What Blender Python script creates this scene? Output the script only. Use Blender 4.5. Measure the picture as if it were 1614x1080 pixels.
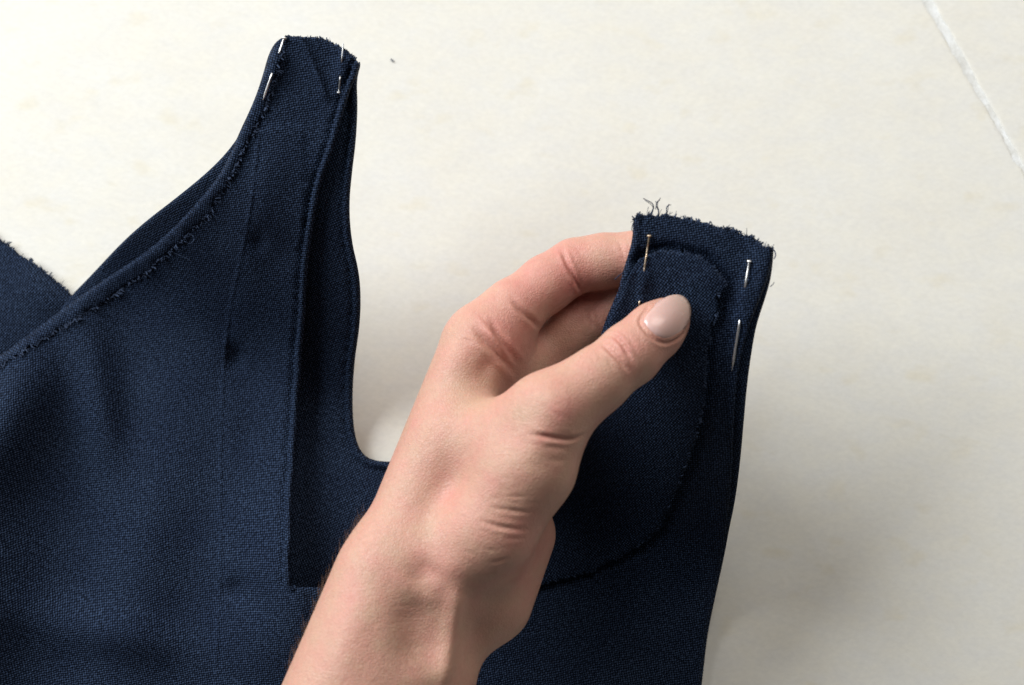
import bpy, bmesh, math, random
import numpy as np
from mathutils import Vector, Matrix, noise as mnoise
from mathutils.geometry import delaunay_2d_cdt
from mathutils.bvhtree import BVHTree
from mathutils.kdtree import KDTree

random.seed(7)
rng = np.random.default_rng(7)
scene = bpy.context.scene
for o in list(bpy.data.objects):
    bpy.data.objects.remove(o)
C = scene.collection

# ------------------------------------------------------------------ camera, light, exposure
TILT, DIST, LENS = math.radians(12.0), 0.72, 71.4
cam_d = bpy.data.cameras.new('camera')
cam = bpy.data.objects.new('camera', cam_d)
C.objects.link(cam)
cam.location = (0, -DIST * math.sin(TILT), DIST * math.cos(TILT))
cam.rotation_euler = (TILT, 0, 0)
cam_d.lens, cam_d.sensor_width = LENS, 36.0
cam_d.clip_start, cam_d.clip_end = 0.01, 50
cam_d.dof.use_dof = True
cam_d.dof.focus_distance = 0.672
cam_d.dof.aperture_fstop = 9.0
scene.camera = cam
scene.cycles.max_bounces = 5
scene.cycles.diffuse_bounces = 3
scene.cycles.glossy_bounces = 2

world = bpy.data.worlds.new('World')
scene.world = world
world.use_nodes = True
world.node_tree.nodes['Background'].inputs[0].default_value = (0.92, 0.95, 1.0, 1)
world.node_tree.nodes['Background'].inputs[1].default_value = 0.05


def area_lamp(name, loc, aim, sx, sy, energy, color):
    d = bpy.data.lights.new(name, 'AREA')
    d.shape, d.size, d.size_y, d.energy, d.color = 'RECTANGLE', sx, sy, energy, color
    o = bpy.data.objects.new(name, d)
    C.objects.link(o)
    o.location = loc
    o.rotation_euler = (Vector(aim) - o.location).to_track_quat('-Z', 'Y').to_euler()
    return o


area_lamp('window_light', (-1.22, 0.84, 1.00), (0.0, 0.0, 0.0), 1.5, 0.95, 55.0, (0.935, 0.972, 1.0))
area_lamp('room_light', (0.48, 1.10, 1.30), (0.0, 0.0, 0.0), 1.2, 0.9, 15.0, (1.0, 0.95, 0.88))

scene.view_settings.view_transform = 'Standard'
scene.view_settings.look = 'None'
scene.view_settings.exposure = 0.0
scene.view_settings.gamma = 1.0
scene.view_settings.use_curve_mapping = False

# ------------------------------------------------------------------ helpers
FPX = LENS / 36.0 * 1614.0
RM = np.array(Matrix.Rotation(TILT, 3, 'X'))
CO = np.array(cam.location)


def P(u, v, z):
    """point of the place seen at photo pixel (u, v), at height z above the floor"""
    u, v, z = np.broadcast_arrays(np.asarray(u, float), np.asarray(v, float), np.asarray(z, float))
    d = np.stack([(u - 807) / FPX, -(v - 540) / FPX, -np.ones_like(u)], -1) @ RM.T
    t = (z - CO[2]) / d[..., 2]
    return CO + d * t[..., None]


def to_px(p):
    q = (np.asarray(p) - CO) @ RM
    return 807 + FPX * q[..., 0] / -q[..., 2], 540 - FPX * q[..., 1] / -q[..., 2]


def scale_at(p):
    return float(-((np.asarray(p) - CO) @ RM)[..., 2]) / FPX


def tag(o, label=None, cat=None, group=None, kind=None):
    if label: o['label'] = label
    if cat: o['category'] = cat
    if group: o['group'] = group
    if kind: o['kind'] = kind
    return o


def empty(name, loc=(0, 0, 0)):
    o = bpy.data.objects.new(name, None)
    o.location = loc
    o.empty_display_size = 0.01
    C.objects.link(o)
    return o


def mesh_obj(name, verts, faces, mat, parent=None, smooth=True, uvs=None):
    me = bpy.data.meshes.new(name)
    me.from_pydata([tuple(map(float, v)) for v in verts], [], [tuple(map(int, f)) for f in faces])
    if uvs is not None:
        lay = me.uv_layers.new(name='UVMap')
        idx = np.empty(len(me.loops), np.int32)
        me.loops.foreach_get('vertex_index', idx)
        lay.data.foreach_set('uv', np.asarray(uvs, np.float32)[idx].ravel())
    me.polygons.foreach_set('use_smooth', [smooth] * len(me.polygons))
    me.materials.append(mat)
    me.update()
    o = bpy.data.objects.new(name, me)
    C.objects.link(o)
    if parent is not None:
        o.parent = parent
        o.matrix_parent_inverse = Matrix.Translation(-parent.location)
        if parent.parent is not None:
            o.matrix_parent_inverse = Matrix.Translation(-(parent.location * 0 + parent.parent.location * 0))
    return o


def arr(*pts):
    return np.array(pts, float)


def resample(pl, step):
    pl = np.asarray(pl, float)
    seg = np.hypot(*np.diff(pl, axis=0).T)
    s = np.concatenate([[0], np.cumsum(seg)])
    n = max(2, int(round(s[-1] / step)) + 1)
    t = np.linspace(0, s[-1], n)
    return np.stack([np.interp(t, s, pl[:, k]) for k in range(pl.shape[1])], -1)


def smooth_line(pl, step, it=3):
    """round a control polyline (Chaikin), then resample"""
    pl = np.asarray(pl, float)
    for _ in range(it):
        a, b = pl[:-1], pl[1:]
        q = np.empty((2 * len(a), pl.shape[1]))
        q[0::2], q[1::2] = a * .75 + b * .25, a * .25 + b * .75
        pl = np.vstack([pl[:1], q, pl[-1:]])
    return resample(pl, step)


def vnoise(x, seed):
    """smooth 1D noise"""
    x = np.asarray(x, float)
    r = np.random.default_rng(seed).uniform(-1, 1, 4096)
    i = np.floor(x).astype(int)
    f = x - i
    f = f * f * (3 - 2 * f)
    return r[i % 4096] * (1 - f) + r[(i + 1) % 4096] * f


def vnoise2(x, y, seed):
    r = np.random.default_rng(seed).uniform(-1, 1, (256, 256))
    i, j = np.floor(x).astype(int), np.floor(y).astype(int)
    f, g = x - i, y - j
    f, g = f * f * (3 - 2 * f), g * g * (3 - 2 * g)
    i0, i1, j0, j1 = i % 256, (i + 1) % 256, j % 256, (j + 1) % 256
    return (r[i0, j0] * (1 - f) + r[i1, j0] * f) * (1 - g) + (r[i0, j1] * (1 - f) + r[i1, j1] * f) * g


def ragged(pl, amp, seed, step=3.0):
    """a raw cut edge: resampled, with thread-sized jitter along its normal"""
    pl = smooth_line(pl, step)
    t = np.gradient(pl, axis=0)
    n = np.stack([-t[:, 1], t[:, 0]], -1) / (np.hypot(*t.T)[:, None] + 1e-9)
    k = np.arange(len(pl))
    j = amp * (0.6 * vnoise(k * 0.9, seed) + 0.6 * vnoise(k * 0.23, seed + 1))
    j[0] = j[-1] = 0
    return pl + n * j[:, None]


def dist_poly(p, pl, closed=False):
    """distance of points p (n,2) to a polyline"""
    a = np.asarray(pl, float)
    if closed:
        a = np.vstack([a, a[:1]])
    if len(p) * len(a) > 400000:
        fine = resample(a, 0.8)
        kd = KDTree(len(fine))
        for i, q in enumerate(fine):
            kd.insert((q[0], q[1], 0.0), i)
        kd.balance()
        return np.array([kd.find((x, y, 0.0))[2] for x, y in p])
    out = np.full(len(p), 1e9)
    for i in range(len(a) - 1):
        ab = a[i + 1] - a[i]
        L = ab @ ab
        if L < 1e-9:
            continue
        t = np.clip(((p - a[i]) @ ab) / L, 0, 1)
        d = p - a[i] - t[:, None] * ab
        out = np.minimum(out, np.einsum('ij,ij->i', d, d))
    return np.sqrt(out)


def inside_poly(p, poly):
    x, y = p[:, 0], p[:, 1]
    r = np.zeros(len(p), bool)
    a = np.asarray(poly)
    b = np.roll(a, -1, axis=0)
    for (x0, y0), (x1, y1) in zip(a, b):
        if y0 == y1:
            continue
        c = ((y0 > y) != (y1 > y)) & (x < (x1 - x0) * (y - y0) / (y1 - y0) + x0)
        r ^= c
    return r


# ------------------------------------------------------------------ materials
class NT:
    def __init__(self, name):
        self.m = bpy.data.materials.new(name)
        self.m.use_nodes = True
        self.t = self.m.node_tree
        self.b = self.t.nodes['Principled BSDF']

    def n(self, typ, **kw):
        x = self.t.nodes.new(typ)
        for k, v in kw.items():
            setattr(x, k, v)
        return x

    def l(self, a, b):
        self.t.links.new(a, b)

    def put(self, sock, v):
        if hasattr(v, 'is_linked'):
            self.l(v, sock)
        else:
            sock.default_value = v

    def math(self, op, a, b=0.0, c=0.0):
        x = self.n('ShaderNodeMath', operation=op)
        self.put(x.inputs[0], a); self.put(x.inputs[1], b); self.put(x.inputs[2], c)
        return x.outputs[0]

    def noise(self, vec, scale, detail=3.0, rough=0.55):
        x = self.n('ShaderNodeTexNoise')
        self.l(vec, x.inputs['Vector'])
        x.inputs['Scale'].default_value = scale
        x.inputs['Detail'].default_value = detail
        x.inputs['Roughness'].default_value = rough
        return x.outputs[0], x.outputs[1]

    def ramp(self, fac, stops):
        x = self.n('ShaderNodeValToRGB')
        e = x.color_ramp.elements
        while len(e) < len(stops):
            e.new(0.5)
        for k, (p, c) in enumerate(stops):
            e[k].position = p
            e[k].color = (*c, 1) if len(c) == 3 else c
        self.l(fac, x.inputs[0])
        return x.outputs[0]

    def mix(self, fac, a, b, typ='MIX'):
        x = self.n('ShaderNodeMix', data_type='RGBA', blend_type=typ)
        self.put(x.inputs[0], fac)
        self.put(x.inputs[6], a if hasattr(a, 'is_linked') else (*a, 1))
        self.put(x.inputs[7], b if hasattr(b, 'is_linked') else (*b, 1))
        return x.outputs[2]

    def bump(self, h, strength, dist, prev=None):
        x = self.n('ShaderNodeBump')
        x.inputs['Strength'].default_value = strength
        x.inputs['Distance'].default_value = dist
        self.l(h, x.inputs['Height'])
        if prev is not None:
            self.l(prev, x.inputs['Normal'])
        return x.outputs[0]

    def set(self, **kw):
        for k, v in kw.items():
            self.put(self.b.inputs[k.replace('_', ' ')], v)


def fabric_material(name, pitch=0.00108, tint=0.98):
    M = NT(name)
    uv = M.n('ShaderNodeUVMap').outputs[0]
    _, wc = M.noise(uv, 260.0, 0.0)
    off = M.n('ShaderNodeVectorMath', operation='MULTIPLY_ADD')
    M.l(wc, off.inputs[0]); off.inputs[1].default_value = (0.0007, 0.0007, 0); M.l(uv, off.inputs[2])
    sep = M.n('ShaderNodeSeparateXYZ'); M.l(off.outputs[0], sep.inputs[0])
    k = 2 * math.pi / pitch
    sx = M.math('SINE', M.math('MULTIPLY', sep.outputs[0], k))
    sy = M.math('SINE', M.math('MULTIPLY', sep.outputs[1], k * 0.93))
    prod = M.math('MULTIPLY', sx, sy)
    h = M.math('MULTIPLY_ADD', prod, 0.5, 0.5)                     # checker of thread crowns
    ribs = M.math('MULTIPLY_ADD', sx, 0.5, 0.5)
    fine, _ = M.noise(uv, 2600.0, 0.0)
    mid, _ = M.noise(uv, 900.0, 0.0)
    big, _ = M.noise(uv, 55.0, 3.0)
    h1 = M.math('MULTIPLY_ADD', ribs, 0.22, M.math('MULTIPLY', h, 0.78))
    h2 = M.math('ADD', h1, M.math('MULTIPLY', M.math('SUBTRACT', mid, 0.5), 0.55))
    h3 = M.math('ADD', h2, M.math('MULTIPLY', M.math('SUBTRACT', fine, 0.5), 0.35))
    t = tint
    col = M.ramp(h3, [(0.16, (0.0013 * t, 0.0019 * t, 0.0046 * t)), (0.52, (0.0064 * t, 0.0105 * t, 0.0236 * t)),
                      (0.88, (0.040 * t, 0.064 * t, 0.121 * t))])  # colour follows weave height; shade in the thread gaps is painted in
    var = M.ramp(big, [(0.3, (0.82, 0.82, 0.86)), (0.7, (1.12, 1.12, 1.08))])
    col = M.mix(1.0, col, var, 'MULTIPLY')
    nrm = M.bump(h3, 0.7, 0.0006)
    M.set(Base_Color=col, Roughness=0.6, Normal=nrm)
    M.b.inputs['Specular IOR Level'].default_value = 0.12
    M.b.inputs['Specular Tint'].default_value = (0.45, 0.65, 1.0, 1)
    M.b.inputs['Sheen Weight'].default_value = 0.02
    M.b.inputs['Sheen Roughness'].default_value = 0.45
    M.b.inputs['Sheen Tint'].default_value = (0.45, 0.60, 0.95, 1)
    return M.m


def thread_material():
    M = NT('navy_thread')
    co = M.n('ShaderNodeTexCoord').outputs['Object']
    f, _ = M.noise(co, 700.0, 2.0)
    M.set(Base_Color=M.ramp(f, [(0.3, (0.010, 0.016, 0.034)), (0.75, (0.044, 0.068, 0.125))]), Roughness=0.8)
    M.b.inputs['Specular IOR Level'].default_value = 0.2
    return M.m


def tile_material():
    M = NT('cream_porcelain')
    co = M.n('ShaderNodeTexCoord').outputs['Object']
    mp = M.n('ShaderNodeMapping'); M.l(co, mp.inputs[0])
    mp.inputs['Rotation'].default_value = (0, 0, 0.5); mp.inputs['Scale'].default_value = (1.0, 1.6, 1)
    v = mp.outputs[0]
    a, _ = M.noise(v, 26.0, 6.0, 0.62)
    b, _ = M.noise(v, 85.0, 4.0, 0.6)
    c, _ = M.noise(v, 420.0, 3.0, 0.6)
    d, _ = M.noise(v, 62.0, 2.5, 0.5)
    base = M.ramp(a, [(0.3, (0.722, 0.694, 0.622)), (0.52, (0.732, 0.710, 0.648)), (0.72, (0.742, 0.726, 0.674))])
    cool = M.ramp(b, [(0.35, (0.975, 0.98, 0.995)), (0.65, (1.015, 1.01, 0.99))])
    base = M.mix(1.0, base, cool, 'MULTIPLY')
    spots = M.ramp(d, [(0.60, (0, 0, 0)), (0.74, (1, 1, 1))])
    base = M.mix(M.math('MULTIPLY', spots, 0.40), base, (0.68, 0.615, 0.46))
    grain = M.ramp(c, [(0.3, (0.955, 0.955, 0.955)), (0.7, (1.03, 1.03, 1.03))])
    base = M.mix(1.0, base, grain, 'MULTIPLY')
    e, _ = M.noise(v, 160.0, 2.0)
    M.set(Base_Color=base, Roughness=M.math('MULTIPLY_ADD', e, 0.12, 0.42), Normal=M.bump(c, 0.05, 0.0004))
    M.b.inputs['Specular IOR Level'].default_value = 0.35
    return M.m


def grout_material():
    M = NT('white_grout')
    co = M.n('ShaderNodeTexCoord').outputs['Object']
    a, _ = M.noise(co, 130.0, 4.0, 0.6)
    b, _ = M.noise(co, 900.0, 3.0, 0.6)
    col = M.ramp(a, [(0.38, (0.63, 0.62, 0.58)), (0.52, (0.72, 0.72, 0.69)), (0.66, (0.82, 0.83, 0.83))])
    M.set(Base_Color=col, Roughness=0.7, Normal=M.bump(b, 0.4, 0.0005))
    return M.m


def skin_material():
    M = NT('skin')
    co = M.n('ShaderNodeTexCoord').outputs['Object']
    at = M.n('ShaderNodeAttribute', attribute_name='tone')
    sp = M.n('ShaderNodeSeparateColor'); M.l(at.outputs[0], sp.inputs[0])
    mott, _ = M.noise(co, 130.0, 4.0, 0.6)
    fine, _ = M.noise(co, 750.0, 3.0, 0.6)
    blotch, _ = M.noise(co, 48.0, 3.0, 0.6)
    red = M.math('ADD', M.math('MULTIPLY_ADD', M.math('SUBTRACT', blotch, 0.5), 0.5, sp.outputs[0]), M.math('MULTIPLY', M.math('SUBTRACT', mott, 0.5), 1.0))
    col = M.ramp(red, [(0.0, (0.520, 0.312, 0.220)), (0.42, (0.550, 0.272, 0.208)), (1.0, (0.560, 0.195, 0.168))])
    var = M.ramp(fine, [(0.3, (0.95, 0.94, 0.93)), (0.7, (1.04, 1.05, 1.05))])
    col = M.mix(1.0, col, var, 'MULTIPLY')
    vo = M.n('ShaderNodeTexVoronoi', feature='DISTANCE_TO_EDGE')
    _, wc = M.noise(co, 500.0, 2.0)
    off = M.n('ShaderNodeVectorMath', operation='MULTIPLY_ADD')
    M.l(wc, off.inputs[0]); off.inputs[1].default_value = (0.0008,) * 3; M.l(co, off.inputs[2])
    M.l(off.outputs[0], vo.inputs['Vector']); vo.inputs['Scale'].default_value = 1150.0
    cells = M.math('MINIMUM', vo.outputs[0], 0.22)
    wv, _ = M.noise(co, 320.0, 3.0, 0.6)
    n1 = M.bump(wv, 0.15, 0.0014)
    n2 = M.bump(cells, 0.6, 0.0006, n1)
    M.set(Base_Color=col, Roughness=M.math('MULTIPLY_ADD', fine, 0.2, 0.36), Normal=n2)
    M.b.inputs['Specular IOR Level'].default_value = 0.45
    M.b.inputs['Subsurface Weight'].default_value = 0.16
    M.b.inputs['Subsurface Radius'].default_value = (1.0, 0.36, 0.18)
    M.b.inputs['Subsurface Scale'].default_value = 0.0026
    return M.m


def nail_material():
    M = NT('fingernail')
    uv = M.n('ShaderNodeUVMap').outputs[0]
    sep = M.n('ShaderNodeSeparateXYZ'); M.l(uv, sep.inputs[0])
    wob, _ = M.noise(uv, 3.0, 2.0)
    t = M.math('ADD', sep.outputs[0], M.math('MULTIPLY', M.math('SUBTRACT', wob, 0.5), 0.05))
    col = M.ramp(t, [(0.0, (0.66, 0.46, 0.42)), (0.16, (0.64, 0.42, 0.385)), (0.30, (0.615, 0.390, 0.345)),
                     (0.72, (0.615, 0.400, 0.350)), (0.90, (0.600, 0.410, 0.345)), (1.0, (0.60, 0.43, 0.36))])
    st = M.n('ShaderNodeTexNoise')
    mp = M.n('ShaderNodeMapping'); M.l(uv, mp.inputs[0]); mp.inputs['Scale'].default_value = (1.2, 26, 1)
    M.l(mp.outputs[0], st.inputs[0]); st.inputs['Scale'].default_value = 2.0
    M.set(Base_Color=col, Roughness=0.22, Normal=M.bump(st.outputs[0], 0.08, 0.0003))
    M.b.inputs['Specular IOR Level'].default_value = 0.5
    M.b.inputs['Subsurface Weight'].default_value = 0.15
    M.b.inputs['Subsurface Radius'].default_value = (1.0, 0.45, 0.3)
    M.b.inputs['Subsurface Scale'].default_value = 0.002
    return M.m


def steel_material(name='polished_steel', c0=(0.88, 0.87, 0.84), c1=(0.95, 0.94, 0.93)):
    M = NT(name)
    co = M.n('ShaderNodeTexCoord').outputs['Object']
    f, _ = M.noise(co, 300.0, 2.0)
    M.set(Base_Color=M.ramp(f, [(0.3, c0), (0.7, c1)]), Metallic=1.0, Roughness=0.42)
    return M.m


def hair_material():
    M = NT('fine_hair')
    co = M.n('ShaderNodeTexCoord').outputs['Object']
    f, _ = M.noise(co, 200.0, 2.0)
    M.set(Base_Color=M.ramp(f, [(0.3, (0.10, 0.055, 0.03)), (0.7, (0.22, 0.13, 0.08))]), Roughness=0.5)
    return M.m


FABRIC = fabric_material('navy_crepe', tint=0.98)
BRONZE = steel_material('bronze_steel', (0.50, 0.38, 0.26), (0.62, 0.50, 0.38))
DULL = steel_material('dull_steel', (0.42, 0.42, 0.42), (0.55, 0.55, 0.55))
THREAD, TILE, GROUT = thread_material(), tile_material(), grout_material()
SKIN, NAIL, STEEL, HAIR = skin_material(), nail_material(), steel_material(), hair_material()

# ------------------------------------------------------------------ floor: two tiles and the joint between them
floor = tag(empty('floor'), kind='structure')
J0, J1 = P(1462, 0, 0)[:2], P(1611, 262, 0)[:2]
jd = (J1 - J0) / np.linalg.norm(J1 - J0)
jn = np.array([jd[1], -jd[0]])
if jn[0] < 0:
    jn = -jn
HALF = 0.00155


def slab(name, near, far, parent, ztop=0.0, seed=1):
    """tile with a softened arris along the joint; near / far are offsets from the joint line"""
    s = 1 if far > near else -1
    ts = np.concatenate([[-1.0, -0.5], np.linspace(-0.02, 0.30, 161), [0.6, 1.2]])
    prof = [(0.0, -0.0012), (0.00012, -0.00022), (0.0005, -0.00004), (0.0014, 0.0), (0.002, 0.0), (0.004, 0.0), (abs(far - near), 0.0)]
    verts, faces = [], []
    for i, t in enumerate(ts):
        w = 0.00022 * (vnoise(t * 900, seed) + vnoise(t * 260, seed + 1)) + max(0, 0.0012 * (vnoise(t * 130, seed + 2) - 0.72)) * 2
        for k, (o, z) in enumerate(prof):
            q = J0 + jd * t + jn * (near * (1.0 - 0.55 * min(1, max(0, t / 0.066))) + s * (o + (w if k < 3 else 0)))
            verts.append((q[0], q[1], ztop + z))
    m = len(prof)
    for i in range(len(ts) - 1):
        for k in range(m - 1):
            f = (i * m + k, i * m + k + 1, (i + 1) * m + k + 1, (i + 1) * m + k)
            faces.append(f if s < 0 else f[::-1])
    return mesh_obj(name, verts, faces, TILE, parent, smooth=True)


slab('tile', -HALF, -1.4, floor, 0.0, 11)
slab('tile', HALF, 1.0, floor, 0.00025, 31)
gv, gf = [], []
for i, t in enumerate(np.linspace(-0.3, 0.6, 400)):
    for k, o in enumerate(np.linspace(-HALF - 0.0006, HALF + 0.0006, 7)):
        q = J0 + jd * t + jn * o
        gv.append((q[0], q[1], -0.00012 - 0.0001 * (1 - (o / HALF) ** 2) + 0.00010 * float(vnoise2(np.array(t * 700.), np.array(k * 0.9), 5))))
for i in range(399):
    for k in range(6):
        gf.append((i * 7 + k, i * 7 + k + 1, (i + 1) * 7 + k + 1, (i + 1) * 7 + k))
mesh_obj('grout_line', gv, [f[::-1] for f in gf], GROUT, floor)

# ------------------------------------------------------------------ the blouse: heights of its layers
_lv = arr((150, .0905), (200, .0885), (300, .0820), (380, .0758), (430, .0715), (500, .0645), (560, .057), (640, .041), (700, .027),
          (765, .0125), (800, .0072), (850, .0030), (900, .0010), (1000, 0), (1600, 0))
_lx = np.arange(150, 1600, 4.0)
_ly = np.interp(_lx, _lv[:, 0], _lv[:, 1])
for _ in range(6):
    _ly = np.convolve(np.pad(_ly, 4, mode='edge'), np.ones(9) / 9, mode='valid')


def lift(u, v):
    """how far the held shoulder strap is raised off the floor"""
    q = v - 0.48 * (u - 905)
    return np.interp(q, _lx, _ly)


def G(u, v, cu, cv, su, sv, rot=0.0):
    a = math.radians(rot)
    x, y = u - cu, v - cv
    X, Y = x * math.cos(a) + y * math.sin(a), -x * math.sin(a) + y * math.cos(a)
    return np.exp(-(X / su) ** 2 - (Y / sv) ** 2)


def bumps(u, v, seed):
    return 0.00055 * vnoise2(u / 95 + 50, v / 130 + 50, seed) + 0.00022 * vnoise2(u / 38 + 50, v / 44 + 50, seed + 1)


FACING_LEFT = smooth_line(arr((408, 215), (400, 290), (388, 370), (372, 440), (357, 520), (350, 620), (347, 760), (349, 900), (342, 1000), (338, 1130)), 8)


def z_back(u, v):
    z = 0.0024 + lift(u, v) + 0.8 * bumps(u, v, 3)
    return np.maximum(z, 0.0016)


FACE_EDGE = arr((1006, 412), (1016, 404), (1030, 400), (1052, 394), (1088, 403), (1113, 410), (1127, 423), (1145, 449), (1134, 460), (1130, 480), (1130, 497), (1119, 521), (1112, 553), (1112, 611), (1102, 669),
                (1088, 717), (1069, 765), (1050, 806), (1042, 830), (1011, 858), (958, 889), (913, 907), (864, 920), (815, 930))
face_in = smooth_line(arr((815, 930), (806, 926), (856, 831), (898, 760), (919, 706), (929, 650), (943, 565), (955, 519), (970, 481), (982, 458), (990, 435), (1006, 412)), 5)
FACE_POLY = np.vstack([FACE_EDGE[:-1], face_in[:-1]])
PIN_HIDDEN = [arr((440, 90), (430, 116)), arr((539, 97), (535.5, 121)), arr((1016, 432), (1009, 474)), arr((1175.5, 453), (1166.5, 504))]


def z_front(u, v):
    """front panel; it sinks a little where the facing's raw edge stands off it"""
    p = np.stack([u, v], -1)
    z = z_core(u, v)
    near = (u > 850)
    if np.any(near):
        q = p[near]
        d = dist_poly(q, FACE_EDGE)
        out = ~inside_poly(q, FACE_POLY)
        z[near] -= out * (0.0016 + 0.0014 * (q[:, 1] < 520)) * np.exp(-(d / 10.0) ** 2)
    return z


def z_core(u, v):
    u, v = np.asarray(u, float), np.asarray(v, float)
    p = np.stack([u, v], -1)
    z = 0.0044 + lift(u, v) + bumps(u, v, 9)
    # the slit corner is pulled up by the held strap
    z = z + 0.0150 * G(u, v, 470, 925, 105, 165, -6) + 0.0030 * G(u, v, 470, 700, 55, 200)
    z = z + 0.005 * G(u, v, 680, 960, 190, 120)
    dn_ = dist_poly(p, NECK_FRONT)
    z = z + 0.0014 * np.exp(-(dn_ / 16.0) ** 2) * np.clip((v - 110) / 60, 0, 1)
    # soft folds of the body
    z = z + 0.0185 * G(u, v, -8, 670, 80, 200, 28) + 0.0170 * G(u, v, -60, 960, 98, 190, 10)
    z = z + 0.0078 * G(u, v, 156, 630, 36, 120, -10)
    z = z + 0.0060 * G(u, v, 235, 850, 70, 260, 12)
    z = z + 0.0050 * G(u, v, 160, 995, 150, 40, 12)
    z = z + 0.0022 * G(u, v, 410, 330, 42, 160, 8)
    # dents beside the pressed facing line
    z = z - 0.0026 * G(u, v, 372, 562, 15, 20) - 0.0024 * G(u, v, 407, 380, 14, 18) - 0.0026 * G(u, v, 372, 930, 18, 18) - 0.0016 * G(u, v, 398, 585, 34, 38) - 0.0014 * G(u, v, 430, 400, 28, 36) - 0.0016 * G(u, v, 398, 950, 36, 36) - 0.0010 * G(u, v, 388, 690, 18, 30)
    # facing beneath shows through as a pressed step
    d = dist_poly(p, FACING_LEFT[::4])
    side = np.sign(u - np.interp(v, FACING_LEFT[:, 1], FACING_LEFT[:, 0]))
    z = z + 0.00060 * np.exp(-(d / 3.0) ** 2) * (1 + 0.5 * vnoise(v / 7.0, 91)) + 0.00055 * (side > 0) * (1 - np.exp(-(d / 6.0) ** 2)) * (v > 200) * (u < 480)
    # creased top of the lying strap
    d = dist_poly(p, arr((474, 58), (488, 88), (504, 128), (512, 150)))
    z = z + 0.0019 * np.exp(-(d / 5.0) ** 2)
    z = z - 0.0010 * G(u, v, 524, 104, 14, 34, -14) + 0.0012 * G(u, v, 556, 104, 10, 26, -20)
    # held strap: raised edges, pinched middle
    z = z + 0.0014 * G(u, v, 1190, 470, 16, 120, 12) - 0.0012 * G(u, v, 1150, 520, 22, 160, 8)
    z = z + 0.0012 * G(u, v, 985, 450, 12, 90, 18)
    for pl in PIN_HIDDEN:
        z = z + 0.0014 * np.exp(-(dist_poly(p, pl) / 9.0) ** 2)
    return np.maximum(z, 0.0040)


def sheet(name, outline, zf, parent, step=6.0, th=0.0007, edge_r=6.0, edge_drop=0.0009, ridges=(), grain=0.0, rings=(2.0, 4.5, 7.5, 10.0, 12.5, 15.0, 18.0), mat=None, features=()):
    """a cloth panel: outline in photo pixels, height function over it, real thickness"""
    out = np.asarray(outline, float)
    n = len(out)
    lo, hi = out.min(0), out.max(0)
    gx, gy = np.meshgrid(np.arange(lo[0], hi[0], step), np.arange(lo[1], hi[1], step))
    g = np.stack([gx.ravel(), gy.ravel()], -1)
    g[:, 0] += (np.round((g[:, 1] - lo[1]) / step) % 2) * step * 0.5
    g += rng.uniform(-0.18, 0.18, g.shape) * step
    g = g[inside_poly(g, out)]
    dg = dist_poly(g, out[::2], True)
    g = g[dg > (max(rings) + 3 if rings else 2.5)]
    t = np.roll(out, -1, 0) - np.roll(out, 1, 0)
    nr = np.stack([-t[:, 1], t[:, 0]], -1) / (np.hypot(*t.T)[:, None] + 1e-9)
    area = 0.5 * np.sum(out[:, 0] * np.roll(out[:, 1], -1) - np.roll(out[:, 0], -1) * out[:, 1])
    if area < 0:
        nr = -nr
    rp = []
    for k, r in enumerate(rings):
        q = (out + nr * r)[k % 2::2]
        q = q[inside_poly(q, out)]
        q = q[dist_poly(q, out, True) > r * 0.8]
        rp.append(q)
    for fl in features:
        fl = resample(fl, 4.0)
        g = g[dist_poly(g, fl) > 9.0]
        ft = np.gradient(fl, axis=0)
        fn = np.stack([-ft[:, 1], ft[:, 0]], -1) / (np.hypot(*ft.T)[:, None] + 1e-9)
        for k, o in enumerate((-7.0, -4.5, -2.2, 0.0, 2.2, 4.5, 7.0)):
            q = (fl + fn * o)
            q = q[inside_poly(q, out)]
            rp.append(q[dist_poly(q, out, True) > 20])
    pts = np.vstack([out, g] + rp)
    vin = [Vector((float(a), float(b))) for a, b in pts]
    edges = [(i, (i + 1) % n) for i in range(n)]
    vo, _, fo, _, _, _ = delaunay_2d_cdt(vin, edges, [], 1, 0.05, False)
    vo = np.array([(a.x, a.y) for a in vo])
    u, v = vo.T
    d = dist_poly(vo, out, True)
    z = zf(u, v)
    q = np.clip(1 - d / edge_r, 0, 1)
    z = z - edge_drop * (1 - np.sqrt(np.maximum(0, 1 - q * q)))
    for pl, dd, depth, w in ridges:
        e = dist_poly(vo, pl)
        z = z + depth * np.exp(-((e - dd) / w) ** 2)
    pos = P(u, v, z)
    ca, sa = math.cos(grain), math.sin(grain)
    tx, ty = pos[:, 0], pos[:, 1] + 0.41 * pos[:, 2]
    uvs = np.stack([tx * ca - ty * sa, tx * sa + ty * ca], -1)
    faces = []
    keep = inside_poly(np.array([vo[list(f)].mean(0) for f in fo]), out)
    for f, kf in zip(fo, keep):
        if not kf:
            continue
        a, b, c = vo[f[0]], vo[f[1]], vo[f[2]]
        s = (b[0] - a[0]) * (c[1] - a[1]) - (b[1] - a[1]) * (c[0] - a[0])
        faces.append(tuple(f) if s < 0 else tuple(f)[::-1])
    o = mesh_obj(name, pos, faces, mat or FABRIC, parent, True, uvs)
    m = o.modifiers.new('thickness', 'SOLIDIFY')
    m.thickness, m.offset = th, -1
    return o


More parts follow.
